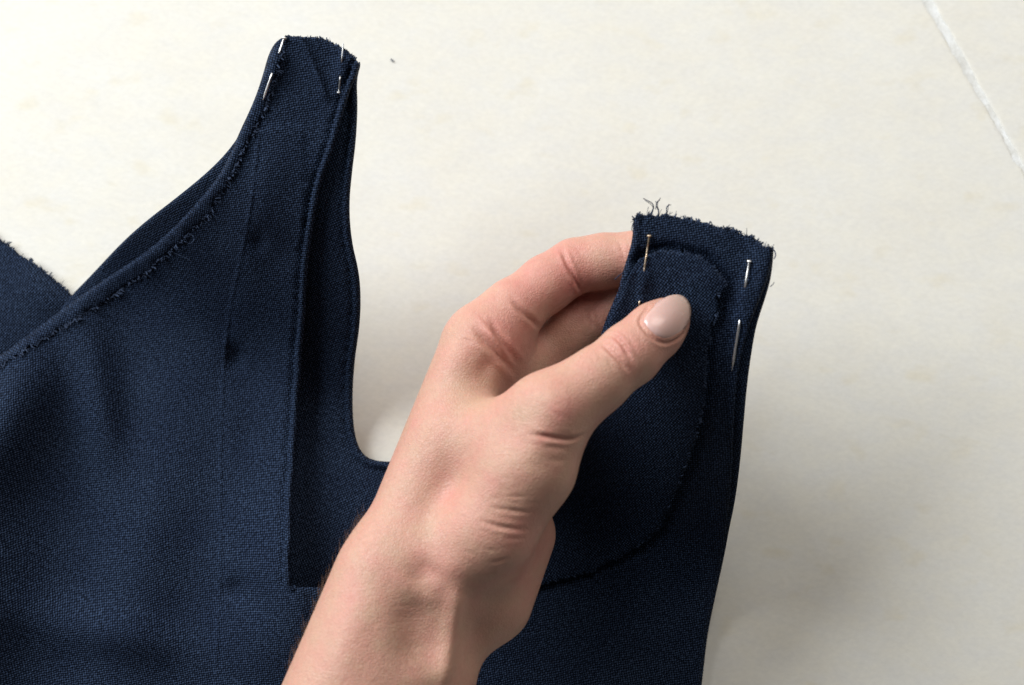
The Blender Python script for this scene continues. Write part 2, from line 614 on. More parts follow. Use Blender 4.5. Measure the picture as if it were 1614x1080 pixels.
def tubes(name, lines, mat, parent, sides=4):
    """many thin round strands in one mesh; lines = [(points(n,3), radii(n))]"""
    V, F = [], []
    for pts, rad in lines:
        pts = np.asarray(pts, float)
        t = np.gradient(pts, axis=0)
        t /= np.linalg.norm(t, axis=1)[:, None] + 1e-12
        ref = np.array([0.31, 0.17, 0.93])
        a = np.cross(t, ref); a /= np.linalg.norm(a, axis=1)[:, None] + 1e-12
        b = np.cross(t, a)
        base = len(V)
        for i in range(len(pts)):
            for k in range(sides):
                w = 2 * math.pi * k / sides
                V.append(pts[i] + rad[i] * (math.cos(w) * a[i] + math.sin(w) * b[i]))
        for i in range(len(pts) - 1):
            for k in range(sides):
                k2 = (k + 1) % sides
                F.append((base + i * sides + k, base + i * sides + k2, base + (i + 1) * sides + k2, base + (i + 1) * sides + k))
    return mesh_obj(name, V, F, mat, parent, True)


def fray(parent, line, zf, per_px, lmin, lmax, side, seed, spread=0.75, up=0.0006, rad=0.00022, zoff=0.0):
    """loose thread ends standing out of a raw edge (pixels along it, side = which way is out)"""
    r = np.random.default_rng(seed)
    pl = resample(line, 1.0)
    t = np.gradient(pl, axis=0)
    nn = side * np.stack([-t[:, 1], t[:, 0]], -1) / (np.hypot(*t.T)[:, None] + 1e-9)
    lines = []
    dens = 0.55 + 0.45 * vnoise(np.arange(len(pl)) / 9.0, seed + 3)
    zl = zf(pl[:, 0], pl[:, 1]) + zoff
    for i in range(len(pl)):
        for _ in range(r.poisson(per_px * 2 * dens[i])):
            fuzzy = r.random() < 0.35                      # a fine loose fibre, else a blunt yarn end
            L = (lmin + (lmax - lmin) * r.random() ** 2.2) * (1.0 if fuzzy else 0.62)
            ang = r.normal(0, spread)
            d = nn[i] * math.cos(ang) + t[i] / (np.hypot(*t[i]) + 1e-9) * math.sin(ang)
            k = 5
            s = np.linspace(0, 1, k)
            curl = r.normal(0, 1.0)
            perp = np.array([-d[1], d[0]])
            q = pl[i] - d * 3.0 + np.outer(s, d) * (L + 3.0) + np.outer(s ** 2 * curl * 0.5 * L, perp) + np.outer(np.sin(s * 5 + r.random() * 6) * 0.10 * L, perp)
            z = zl[i] + s * up * r.normal(0.3, 1.0) * (L / lmax + 0.3)
            rr = rad * (r.uniform(0.3, 0.55) if fuzzy else r.uniform(0.9, 1.5)) * (1 - 0.25 * s)
            lines.append((P(q[:, 0], q[:, 1], z), rr))
    o = tubes('frayed_threads', lines, THREAD, parent)
    return tag(o, kind='stuff')


blouse = tag(empty('blouse', tuple(P(420, 600, 0.0))),
             'inside out navy crepe blouse lying on the tiles, one pinned shoulder strap held up', 'blouse')

# outlines (photo pixels)
ARM_BACK = arr((70, 520), (111, 467), (141, 437), (193, 381), (233, 346), (274, 315), (333, 267), (370, 226), (392, 186), (406, 152), (417, 116), (425, 86), (437, 70))
BACK_NECK = arr((568, 104), (562, 127), (564, 169), (561, 224), (555, 270), (550, 324), (554, 380), (566, 428), (569, 470), (567, 515), (558, 574), (555, 639), (559, 688), (571, 717), (594, 728),
                (640, 727), (800, 733), (885, 736), (903, 727), (918, 700), (929, 660), (948, 560), (972, 480), (990, 425), (1001, 350))
BACK_RIGHT = arr((1219, 391), (1219, 405), (1215, 440), (1206, 471), (1192, 512), (1184, 558), (1177, 611), (1172, 669), (1166, 736), (1158, 794), (1149, 835), (1142, 875), (1126, 947), (1115, 1000), (1108, 1062), (1098, 1150))
TOP_HELD = arr((999, 347), (1005, 338), (1022, 341), (1038, 339), (1060, 341), (1080, 344), (1110, 352), (1143, 359), (1163, 366), (1193, 379), (1202, 387), (1219, 391))

back_top = ragged(arr((437, 70), (452, 58), (500, 60), (540, 78), (568, 104)), 1.2, 21)
back_out = np.vstack([smooth_line(ARM_BACK, 5)[:-1], back_top[:-1], smooth_line(BACK_NECK, 5)[:-1],
                      ragged(TOP_HELD + arr((1, 2)), 1.2, 22)[:-1], smooth_line(BACK_RIGHT, 5), arr((900, 1150), (600, 1150), (300, 1150), (100, 1150), (-60, 1150), (-60, 900), (-60, 640), (0, 590))])
back_neck_line = smooth_line(BACK_NECK, 5)
back_panel = sheet('back_panel', back_out, z_back, blouse, step=8, th=0.0010, edge_r=7, edge_drop=0.0010,
                   ridges=[(back_neck_line, 13.5, -0.0014, 2.5), (back_neck_line, 7.0, 0.0009, 4.2)], grain=0.35)

# front panel
ARM_FRONT = arr((-60, 592), (0, 561), (48, 526), (107, 481), (148, 452), (193, 422), (237, 393), (281, 352), (322, 307), (344, 278), (361, 248), (378, 207), (391, 180), (404, 150), (415, 116), (423, 86), (434, 66), (449, 57))
TOP_LYING = arr((449, 57), (465, 57), (496, 58), (518, 63), (534, 72), (551, 83), (560, 92), (568, 102))
NECK_FRONT = arr((568, 102), (563, 120), (554, 134), (546, 160), (534, 202), (523, 241), (507, 288), (494, 352), (485, 430), (479, 520), (471, 620), (464, 710), (459, 800), (457, 880), (456.5, 921))
NECK_LOW = arr((456.5, 921), (459, 925), (505, 926), (640, 932), (800, 926))
NECK_RIGHT = arr((800, 926), (852, 830), (893, 760), (914, 706), (924, 650), (938, 565), (949, 519), (964, 481), (975, 458), (981, 430), (989, 405), (997, 377), (998, 347))
RIGHT_FRONT = arr((1219, 391), (1216, 420), (1206, 452), (1184, 505), (1172, 544), (1161, 597), (1156, 669), (1154, 741), (1149, 800), (1144, 838), (1138, 875), (1122, 947), (1111, 1000), (1104, 1062), (1094, 1150))
arm_front = smooth_line(ARM_FRONT, 4)
neck_front = smooth_line(NECK_FRONT, 4)
neck_front[2:-2, 0] += 1.3 * vnoise(np.arange(len(neck_front)) / 9.0, 88)[2:-2]
right_front = smooth_line(RIGHT_FRONT, 4)
top_lying = ragged(TOP_LYING, 2.2, 41)
top_held = ragged(TOP_HELD, 3.6, 42)
neck_low = resample(NECK_LOW, 5)
neck_right = smooth_line(NECK_RIGHT, 4)
front_out = np.vstack([arm_front[:-1], top_lying[:-1], neck_front[:-1], neck_low[:-1], neck_right[:-1], top_held[:-1], right_front,
                       arr((900, 1150), (600, 1150), (300, 1150), (100, 1150), (-60, 1150), (-60, 1000), (-60, 800))])
front_panel = sheet('front_panel', front_out, z_front, blouse, step=6, th=0.0009, edge_r=5, edge_drop=0.0008,
                    ridges=[(neck_front, 12.5, -0.0019, 2.6), (neck_front, 6.0, 0.0011, 3.8), (neck_right, 14.0, -0.0008, 2.5),
                            (neck_right, 7.0, 0.0004, 4.0), (right_front, 30.0, -0.0003, 3.0), (right_front, 26.0, 0.00025, 3.0)], grain=0.62, features=[FACING_LEFT, arr((476, 66), (488, 88), (504, 128), (512, 150))])

# neck facing lying on the held strap, raw on its outer edge
face_edge = ragged(FACE_EDGE, 3.6, 51)


def z_facing(u, v):
    return z_core(u, v) + 0.0014 + 0.0004 * G(u, v, 1105, 440, 44, 40) + 0.0003 * vnoise2(u / 16 + 9, v / 16 + 9, 77) * (v < 480)


neck_facing = sheet('neck_facing', np.vstack([face_edge[:-1], face_in[:-1]]), z_facing, blouse, step=5, th=0.0012, edge_r=3, edge_drop=0.0002, grain=-0.2)

# rolled seam allowance along the armhole
ARM_IN = arr((-60, 604), (0, 575), (56, 544), (93, 522), (122, 501), (167, 474), (207, 448), (241, 422), (259, 402), (296, 371), (330, 337), (352, 304), (370, 267), (393, 222), (416, 178), (430, 140), (438, 110), (446, 80))
arm_in = ragged(ARM_IN, 4.5, 61)
arm_off = arm_front[:-2].copy()
arm_band_out = np.vstack([smooth_line(ARM_FRONT[:-1] + arr((1.0, 1.2)), 4), arm_in[::-1]])


def z_band(u, v):
    d = dist_poly(np.stack([u, v], -1), arm_front[::3])
    return z_front(u, v) + 0.0009 + 0.0004 * np.exp(-((d - 10) / 9.0) ** 2) + 0.0004 * vnoise2(u / 13 + 9, v / 13 + 9, 78)


armhole_band = sheet('armhole_seam_allowance', arm_band_out, z_band, blouse, step=5, th=0.0010, edge_r=5, edge_drop=0.0009,
                     rings=(2.0, 5.0, 8.5, 12.0), grain=-0.55)

# loose raw-edged piece beside the armhole
SIDE_EDGE = arr((-60, 330), (0, 377), (19, 393), (41, 407), (74, 430), (104, 456), (118, 470))
side_edge = ragged(SIDE_EDGE, 2.0, 71)


def z_side(u, v):
    return 0.0016 + bumps(u, v, 33) + 0.0045 * G(u, v, 62, 462, 70, 34, 40) + 0.002 * G(u, v, 0, 520, 60, 50)


side_piece = sheet('side_panel', np.vstack([side_edge, arr((120, 490), (100, 520), (40, 560), (-60, 610), (-60, 480))]), z_side, blouse, step=6, th=0.0007, edge_r=3, edge_drop=0.0004, grain=0.1)

# loose threads of every raw edge
fray(front_panel, top_held, z_front, 0.60, 2, 10, -1, 101, zoff=-0.0004)
fray(front_panel, top_lying, z_front, 0.45, 1, 5, -1, 102, zoff=-0.0004)
half = int(len(face_edge) * 0.5)
fray(neck_facing, face_edge[:half], z_facing, 0.50, 1, 6, -1, 103, zoff=-0.0004)
fray(neck_facing, face_edge[half:], z_facing, 0.35, 1, 4, -1, 104, zoff=-0.0005)
fray(armhole_band, arm_in, z_band, 0.55, 2, 10, 1, 105, zoff=-0.0005, up=0.0010)
fray(side_piece, side_edge, z_side, 0.50, 1, 8, -1, 106, zoff=-0.0004)


def strand(pts, zf, lift_mm, rad, seed):
    q = smooth_line(arr(*pts), 1.5)
    s = np.linspace(0, 1, len(q))
    z = zf(np.full(len(q), q[0, 0]), np.full(len(q), q[0, 1])) + s * lift_mm * 0.001 + 0.0005 * vnoise(s * 9, seed)
    return P(q[:, 0], q[:, 1], z), rad * (1 - 0.3 * s)


curls = [strand(p, z_front, 2.0, r, k) for k, (p, r) in enumerate([
    (((1024, 340), (1028, 333), (1031, 326), (1028, 320), (1022, 317), (1014, 313)), 0.00022),
    (((1026, 341), (1029, 334), (1030, 327), (1025, 321), (1016, 316)), 0.00016),
    (((1036, 341), (1039, 334), (1035, 327), (1034, 320), (1040, 315)), 0.00022),
    (((1038, 341), (1039, 332), (1036, 325), (1037, 318), (1041, 312)), 0.00014),
    (((1033, 330), (1035, 322), (1033, 317)), 0.00014),
    (((1049, 340), (1051, 333), (1050, 327), (1055, 322)), 0.00020),
    (((1051, 339), (1053, 330), (1053, 324), (1058, 323)), 0.00014),
    (((1022, 326), (1021, 332), (1019, 337)), 0.00010),
    (((1003, 342), (1004, 337), (1007, 335), (1006, 341)), 0.00022),
    (((1176, 372), (1177, 366), (1177, 360)), 0.00014),
    (((1216, 392), (1221, 395), (1223, 403), (1220, 408)), 0.00026),
    (((1214, 452), (1219, 448), (1220, 445)), 0.00016),
    (((982, 430), (976, 434), (969, 441)), 0.00018),
    (((998, 352), (995, 362), (998, 366)), 0.00018),
    (((110, 463), (108, 456), (108, 449)), 0.00018),
    (((20, 394), (18, 386), (17, 381)), 0.00020), ])]
tag(tubes('frayed_threads', curls[:14], THREAD, front_panel), kind='stuff')
tag(tubes('frayed_threads', [strand(((300, 368), (308, 376), (300, 386), (290, 380)), z_band, 1.5, 0.00018, 4),
                             strand(((275, 392), (288, 396), (300, 392), (306, 386), (303, 396)), z_band, 1.5, 0.00016, 5),
                             strand(((268, 396), (282, 402), (296, 408), (304, 414)), z_band, 1.0, 0.00014, 6),
                             strand(((345, 318), (350, 322), (347, 316)), z_band, 1.0, 0.00014, 7)], THREAD, armhole_band), kind='stuff')

# ------------------------------------------------------------------ pins


def pin(head, tip, hidden, zf, label, rad=0.00036, headr=0.00085, off=0.0007, mat=None):
    mat = mat or STEEL
    k = 60
    s = np.linspace(0, 1, k)
    u, v = head[0] + (tip[0] - head[0]) * s, head[1] + (tip[1] - head[1]) * s
    zs = zf(u, v)
    base = np.polyval(np.polyfit(s, zs, 3), s)
    w = 1 / (1 + np.exp(-(s - hidden[0]) / 0.012)) * 1 / (1 + np.exp((s - hidden[1]) / 0.012))
    z = np.maximum(base, zs * (1 - w)) * (1 - w) + zs * w + off * (1 - w) - 0.0009 * w
    pts = P(u, v, z)
    a, b = pts[0], pts[-1]
    root = empty('dressmaker_pin', tuple(a))
    rr = rad * np.where(s > 0.9, np.maximum(0.12, (1 - s) / 0.10), 1.0)
    tubes('shaft', [(pts, rr)], mat, root, sides=10)
    bm = bmesh.new()
    bmesh.ops.create_uvsphere(bm, u_segments=16, v_segments=10, radius=headr)
    d = Vector(b - a).normalized()
    q = d.to_track_quat('Z', 'Y').to_matrix().to_4x4()
    bmesh.ops.transform(bm, matrix=Matrix.Translation(Vector(a)) @ q @ Matrix.Diagonal((1, 1, 0.6, 1)), verts=bm.verts)
    me = bpy.data.meshes.new('head'); bm.to_mesh(me); bm.free()
    me.polygons.foreach_set('use_smooth', [True] * len(me.polygons)); me.materials.append(mat)
    h = bpy.data.objects.new('head', me); C.objects.link(h); h.parent = root
    h.matrix_parent_inverse = Matrix.Translation(-root.location)
    return tag(root, label, 'pin', 'pins through the shoulder straps')


pin((448, 60), (414.5, 158), (0.29, 0.58), lambda u, v: np.where(u < 436, z_band(u, v), z_front(u, v)), 'bright steel pin along the left edge of the lying strap', rad=0.00036)
pin((534, 146), (541.5, 66), (0.31, 0.62), z_front, 'dull steel pin near the neck edge of the lying strap', rad=0.00029, headr=0.0007, mat=DULL)
pin((1023.5, 372), (1006, 489), (0.48, 0.89), lambda u, v: np.where(v > 403, z_facing(u, v), z_front(u, v)), 'bronze looking pin beside the fingertips on the held strap', rad=0.00034, mat=BRONZE)
pin((1181, 412), (1153.5, 585), (0.225, 0.545), z_front, 'long bright pin down the outer edge of the held strap', rad=0.00040)

# lint on the floor
tag(tubes('lint_thread', [(P(smooth_line(arr((616, 93), (618, 95), (620.5, 97)), 1)[:, 0], smooth_line(arr((616, 93), (618, 95), (620.5, 97)), 1)[:, 1], 0.0004),
                           np.full(len(smooth_line(arr((616, 93), (618, 95), (620.5, 97)), 1)), 0.00025))], THREAD, None),
    'tiny dark speck of lint on the bare tile beside the lying strap', 'lint')

# ------------------------------------------------------------------ the hand (one continuous implicit surface)


def J(u, v, z, r):
    p = P(u, v, z)
    return p, r * scale_at(p)


H = 0.00052
glo, ghi = np.array(P(430, 1190, 0.0)), np.array(P(1120, 330, 0.0))
glo = np.array([min(P(430, 1100, .1)[0], P(430, 1100, 0)[0]) - 0.01, P(600, 1190, 0.10)[1] - 0.0, 0.002])
ghi = np.array([P(1125, 500, 0.06)[0], P(900, 335, 0.03)[1] + 0.004, 0.118])
dims = np.ceil((ghi - glo) / H).astype(int) + 1
ax = [(glo[k] + H * np.arange(dims[k])).astype(np.float32) for k in range(3)]


def cone_sd(X, Y, Z, a, b, r1, r2):
    """round cone between two spheres"""
    ba = b - a
    l2 = float(ba @ ba)
    rr = r1 - r2
    a2 = l2 - rr * rr
    il2 = 1.0 / l2
    px, py, pz = X - a[0], Y - a[1], Z - a[2]
    y = px * ba[0] + py * ba[1] + pz * ba[2]
    z = y - l2
    qx, qy, qz = px * l2 - ba[0] * y, py * l2 - ba[1] * y, pz * l2 - ba[2] * y
    x2 = qx * qx + qy * qy + qz * qz
    y2, z2 = y * y * l2, z * z * l2
    k = np.sign(rr) * rr * rr * x2
    d1 = np.sqrt(np.maximum(x2 + z2, 0)) * il2 - r2
    d2 = np.sqrt(np.maximum(x2 + y2, 0)) * il2 - r1
    d3 = (np.sqrt(np.maximum(x2 * a2 * il2, 0)) + y * rr) * il2 - r1
    return np.where(np.sign(z) * a2 * z2 > k, d1, np.where(np.sign(y) * a2 * y2 < k, d2, d3)).astype(np.float32)


def smin(a, b, k):
    h = np.maximum(k - np.abs(a - b), 0) / k
    return np.minimum(a, b) - h * h * k * 0.25


def smax(a, b, k):
    return -smin(-a, -b, k)


def add(field, a, b, k, mode='add'):
    (pa, ra), (pb, rb) = J(*a), J(*b)
    m = 0.016
    lo = np.minimum(pa - ra, pb - rb) - m
    hi = np.maximum(pa + ra, pb + rb) + m
    i0 = np.clip(((lo - glo) / H).astype(int), 0, dims - 1)
    i1 = np.clip(((hi - glo) / H).astype(int) + 2, 1, dims)
    if np.any(i1 <= i0):
        return
    sl = tuple(slice(i0[k2], i1[k2]) for k2 in range(3))
    X, Y, Z = ax[0][sl[0]][:, None, None], ax[1][sl[1]][None, :, None], ax[2][sl[2]][None, None, :]
    d = cone_sd(X, Y, Z, pa, pb, ra, rb)
    field[sl] = smin(field[sl], d, k) if mode == 'add' else smax(field[sl], -d, k)


def chain(field, pts, k):
    for a, b in zip(pts[:-1], pts[1:]):
        add(field, a, b, k)


def new_field():
    return np.full(dims, 0.05, np.float32)


palm = new_field()
# forearm and wrist
add(palm, (503, 1230, .066, 104), (600, 915, .070, 76), .010)
add(palm, (540, 1250, .060, 138), (655, 935, .060, 102), .012)
add(palm, (612, 1250, .060, 100), (690, 960, .060, 78), .010)
# metacarpals, index side uppermost
add(palm, (642, 850, .068, 72), (750, 552, .063, 58), .010)
add(palm, (690, 870, .055, 72), (800, 606, .046, 52), .010)
add(palm, (725, 890, .042, 68), (832, 655, .033, 48), .010)
add(palm, (755, 905, .037, 62), (850, 712, .022, 43), .010)
add(palm, (778, 548, .058, 56), (800, 572, .053, 50), .008)
# thenar, heel of the palm
add(palm, (690, 915, .070, 66), (772, 838, .078, 64), .010)
add(palm, (772, 838, .078, 64), (830, 735, .084, 68), .010)
add(palm, (830, 735, .084, 68), (872, 650, .088, 54), .010)
add(palm, (812, 842, .052, 64), (776, 950, .056, 63), .012)
# web between thumb and index
add(palm, (735, 700, .072, 52), (835, 668, .083, 50), .012)

thumb = new_field()
chain(thumb, [(872, 648, .089, 54), (938, 602, .088, 47), (993, 558, .0860, 47)], .006)
chain(thumb, [(993, 558, .0860, 47), (1032, 522, .0840, 42), (1052, 505, .0826, 36)], .004)
index = new_field()
chain(index, [(768, 528, .062, 52), (808, 489, .0615, 45), (862, 447, .060, 41), (906, 419, .0585, 40)], .005)
chain(index, [(906, 419, .0585, 40), (952, 412, .0592, 41), (1005, 405, .0615, 38), (1062, 440, .0655, 32)], .004)
middle = new_field()
chain(middle, [(805, 606, .046, 50), (900, 521, .0460, 44), (942, 496, .0462, 43), (1018, 464, .0500, 38), (1078, 486, .0560, 32)], .005)
ring = new_field()
chain(ring, [(836, 655, .033, 46), (940, 580, .0300, 39), (1005, 556, .0330, 37), (1040, 590, .0330, 31)], .005)
little = new_field()
chain(little, [(852, 712, .022, 41), (935, 652, .0165, 34), (980, 640, .0180, 32), (995, 668, .0165, 28)], .005)

F = smin(palm, thumb, .009)
for fld, kk in ((index, .007), (middle, .006), (ring, .006), (little, .006)):
    F = np.minimum(F, smin(palm, fld, kk))
del palm, thumb, index, middle, ring, little

# relief: hollows at the wrist and beside the thumb tendons
def dab(field, u, v, z, r, amt):
    p = P(u, v, z); rr = r * scale_at(p)
    m = rr * 2.6
    i0 = np.clip(((p - m - glo) / H).astype(int), 0, dims - 1)
    i1 = np.clip(((p + m - glo) / H).astype(int) + 2, 1, dims)
    sl = tuple(slice(i0[k], i1[k]) for k in range(3))
    X, Y, Z = ax[0][sl[0]][:, None, None], ax[1][sl[1]][None, :, None], ax[2][sl[2]][None, None, :]
    d2 = (X - p[0]) ** 2 + (Y - p[1]) ** 2 + (Z - p[2]) ** 2
    field[sl] += (amt * np.exp(-d2 / (rr * rr))).astype(np.float32)


def surface_nets(f, origin, h):
    f = f.copy()
    for axn in range(3):
        sl = [slice(None)] * 3
        for e in (0, -1):
            sl[axn] = e
            f[tuple(sl)] = np.maximum(f[tuple(sl)], 0.5 * h)
    ins = f < 0
    nx, ny, nz = f.shape
    c = np.zeros((nx - 1, ny - 1, nz - 1), np.int8)
    for i in (0, 1):
        for j in (0, 1):
            for k in (0, 1):
                c += ins[i:nx - 1 + i, j:ny - 1 + j, k:nz - 1 + k]
    act = (c > 0) & (c < 8)
    ids = np.full(act.shape, -1, np.int64)
    I = np.argwhere(act)
    ids[act] = np.arange(len(I))
    acc = np.zeros((len(I), 3)); cnt = np.zeros(len(I))
    corners = [(i, j, k) for i in (0, 1) for j in (0, 1) for k in (0, 1)]
    for a in corners:
        for axn in range(3):
            if a[axn]:
                continue
            b = list(a); b[axn] = 1
            fa = f[I[:, 0] + a[0], I[:, 1] + a[1], I[:, 2] + a[2]]
            fb = f[I[:, 0] + b[0], I[:, 1] + b[1], I[:, 2] + b[2]]
            m = (fa < 0) != (fb < 0)
            t = np.where(m, fa / np.where(m, fa - fb, 1), 0)
            pt = np.tile(np.array(a, float), (len(I), 1))
            pt[:, axn] += t
            acc[m] += pt[m]; cnt[m] += 1
    V = origin + h * (I + acc / cnt[:, None])
    quads = []
    for axn in range(3):
        sl0 = [slice(None)] * 3; sl1 = [slice(None)] * 3
        sl0[axn], sl1[axn] = slice(0, -1), slice(1, None)
        cr = ins[tuple(sl0)] != ins[tuple(sl1)]
        b, d = [(1, 2), (2, 0), (0, 1)][axn]
        E = np.argwhere(cr)
        E = E[(E[:, b] > 0) & (E[:, d] > 0) & (E[:, b] < f.shape[b] - 1) & (E[:, d] < f.shape[d] - 1)]
        q = []
        for (ob, od) in ((-1, -1), (0, -1), (0, 0), (-1, 0)):
            e = E.copy(); e[:, b] += ob; e[:, d] += od
            q.append(ids[e[:, 0], e[:, 1], e[:, 2]])
        q = np.stack(q, -1)
        flip = ~ins[E[:, 0], E[:, 1], E[:, 2]]
        q[flip] = q[flip][:, ::-1]
        quads.append(q)
    return V, np.vstack(quads)


def mesh_normals(V, Q):
    n = np.cross(V[Q[:, 2]] - V[Q[:, 0]], V[Q[:, 3]] - V[Q[:, 1]])
    N = np.zeros_like(V)
    for k in range(4):
        np.add.at(N, Q[:, k], n)
    return N / (np.linalg.norm(N, axis=1)[:, None] + 1e-20)


def relax(V, Q, it, lam=0.5):
    deg = np.zeros(len(V))
    E = np.vstack([Q[:, [0, 1]], Q[:, [1, 2]], Q[:, [2, 3]], Q[:, [3, 0]]])
    np.add.at(deg, E[:, 0], 1); np.add.at(deg, E[:, 1], 1)
    for _ in range(it):
        s = np.zeros_like(V)
        for k in range(3):
            s[:, k] = np.bincount(E[:, 0], V[E[:, 1], k], len(V)) + np.bincount(E[:, 1], V[E[:, 0], k], len(V))
        V = V + lam * (s / deg[:, None] - V)
    return V


HV, HQ = surface_nets(F, glo, H)
HV = relax(HV, HQ, 9)
HN = mesh_normals(HV, HQ)
bvh = BVHTree.FromPolygons([Vector(v) for v in HV], [tuple(int(i) for i in q) for q in HQ])


def cast(u, v):
    d = P(u, v, 0.0) - CO
    d = d / np.linalg.norm(d)
    hit = bvh.ray_cast(Vector(CO), Vector(d))
    return None if hit[0] is None else np.array(hit[0])


def groove(pl, width, depth, rim=0.3, taper=0.5, smooth=True):
    """crease (depth in mm, width in photo pixels) or ridge (negative depth) along a line on the seen side"""
    q = smooth_line(arr(*pl), 3.0) if smooth else resample(arr(*pl), 3.0)
    pts, s = [], []
    for k, (u, v) in enumerate(q):
        h = cast(u, v)
        if h is not None:
            pts.append(h); s.append(k / max(1, len(q) - 1))
    if not pts:
        return
    pts, s = np.array(pts), np.array(s)
    w = width * 0.0002
    m = 3.4 * w
    sel = np.where(np.all((HV > pts.min(0) - m) & (HV < pts.max(0) + m), axis=1))[0]
    D = np.full(len(sel), 1e9); S = np.zeros(len(sel))
    for p, t in zip(pts, s):
        d = np.linalg.norm(HV[sel] - p, axis=1)
        b = d < D
        D[b] = d[b]; S[b] = t
    tp = np.clip(np.minimum(S, 1 - S) / taper, 0, 1) if taper > 0 else 1.0
    tp = tp * tp * (3 - 2 * tp) if taper > 0 else 1.0
    disp = -depth * 0.001 * np.exp(-(D / w) ** 2) + rim * depth * 0.001 * np.exp(-((D - 2.0 * w) / w) ** 2)
    global DISP
    DISP[sel] += disp * tp


def blob(u, v, r, amt):
    """broad bump (mm) centred on the seen surface"""
    p = cast(u, v)
    if p is None:
        return
    d2 = np.sum((HV - p) ** 2, axis=1) / (r * 0.0002) ** 2
    DISP[:] += amt * 0.001 * np.exp(-d2)


# broad forms first
DISP = np.zeros(len(HV))
groove(((668, 1075), (660, 1010), (655, 960), (662, 915)), 36, 2.6, 0.0, 0.4)            # hollow beside the tendon
groove(((694, 1100), (704, 1030), (716, 965), (722, 905)), 15, -2.0, 0.0, 0.25)            # tendon
groove(((742, 1080), (752, 1010), (760, 950)), 24, 1.6, 0.0, 0.4)
groove(((520, 1110), (548, 1000), (585, 915)), 30, -1.0, 0.0, 0.4)
groove(((640, 930), (672, 900), (690, 880)), 24, 1.4, 0.0, 0.4)                             # snuffbox
blob(716, 900, 26, 0.9)
blob(880, 640, 34, 1.0)
blob(720, 560, 30, 0.9)
blob(790, 690, 46, -1.2)
blob(760, 600, 34, -1.0)
blob(768, 578, 15, -0.8)
groove(((838, 650), (850, 690), (840, 740)), 22, -0.8, 0.0, 0.4)
HV = HV + HN * DISP[:, None]
HV = relax(HV, HQ, 4)
HN = mesh_normals(HV, HQ)
bvh = BVHTree.FromPolygons([Vector(v) for v in HV], [tuple(int(i) for i in q) for q in HQ])

DISP = np.zeros(len(HV))
# folds at the base of the index finger
groove(((742, 506), (760, 534), (788, 560), (820, 596)), 6.0, 1.4, 0.45, 0.35)
groove(((764, 494), (786, 526), (802, 556), (826, 586)), 6.0, 1.2, 0.4, 0.35)
groove(((776, 500), (796, 520), (806, 544)), 5.0, 0.45, 0.3)
groove(((803, 466), (818, 488), (842, 508), (855, 524)), 4.5, 1.0, 0.3, 0.4)
groove(((726, 518), (744, 530), (762, 536)), 3.0, 0.30)
groove(((718, 530), (736, 538), (752, 541)), 3.0, 0.25)
groove(((752, 492), (762, 502), (772, 514)), 3.0, 0.30)
groove(((736, 520), (750, 536), (766, 552)), 3.0, 0.25)
# index joints
groove(((882, 386), (894, 416), (908, 444), (926, 474)), 3.6, 0.85, 0.5, 0.3)
groove(((908, 428), (918, 446), (928, 466)), 3.0, 0.45, 0.4)
groove(((878, 402), (890, 422), (902, 448)), 3.0, 0.18)
groove(((975, 376), (980, 390), (986, 408)), 3.0, 0.50, 0.4)
groove(((970, 376), (975, 388), (980, 402)), 2.8, 0.20)
# middle finger joint
groove(((924, 492), (931, 508), (938, 522)), 3.0, 0.50, 0.4)
groove(((934, 486), (942, 500), (948, 514)), 2.8, 0.40, 0.4)
# knuckle wrinkles of the thumb
groove(((944, 540), (956, 548), (970, 562), (984, 578), (996, 590)), 3.2, 0.80, 0.5, 0.35)
groove(((950, 529), (966, 528), (980, 540), (990, 556), (1000, 574)), 3.2, 0.70, 0.5, 0.35)
groove(((974, 536), (984, 550), (992, 566)), 2.8, 0.40, 0.4)
groove(((984, 530), (998, 542), (1008, 560)), 2.8, 0.18, 0.3)
groove(((958, 540), (966, 548), (976, 560)), 2.6, 0.22)
groove(((998, 522), (1010, 536), (1020, 552)), 3.2, 0.14)
# fold under the thumb joint
groove(((826, 684), (850, 686), (880, 692), (898, 694), (918, 687), (932, 682)), 3.8, 0.9, 0.15, 0.35)
groove(((866, 678), (886, 686), (906, 691)), 3.4, 0.30, 0.2)
groove(((846, 702), (876, 706), (904, 706)), 4.0, 0.22, 0.2)
groove(((856, 724), (880, 727), (902, 724)), 4.0, 0.18, 0.2)
# thenar wrinkles
groove(((768, 797), (792, 803), (820, 807), (852, 809)), 3.6, 0.36, 0.2)
groove(((746, 818), (774, 827), (804, 834), (842, 836)), 3.8, 0.55, 0.25)
groove(((790, 845), (812, 850), (835, 848)), 3.4, 0.16, 0.2)
groove(((752, 862), (774, 868), (800, 868)), 3.6, 0.12, 0.2)
groove(((766, 885), (785, 887), (806, 876)), 3.6, 0.28, 0.2)
groove(((786, 780), (812, 784), (842, 781)), 4.0, 0.14, 0.3)
# nail bed border
NAIL_OUT = arr((1009, 506), (1017, 493), (1028, 482), (1040, 473), (1054, 466), (1067, 463.5), (1079, 467), (1087, 477), (1090, 491), (1087, 506), (1079, 520), (1066, 531.5), (1049, 538), (1037, 535), (1026, 527), (1015, 516))
groove(((1026, 480), (1014, 493), (1007, 506), (1014, 519), (1026, 531), (1038, 539), (1050, 542), (1068, 535), (1083, 520)), 3.0, 0.6, 0.4, 0.08)
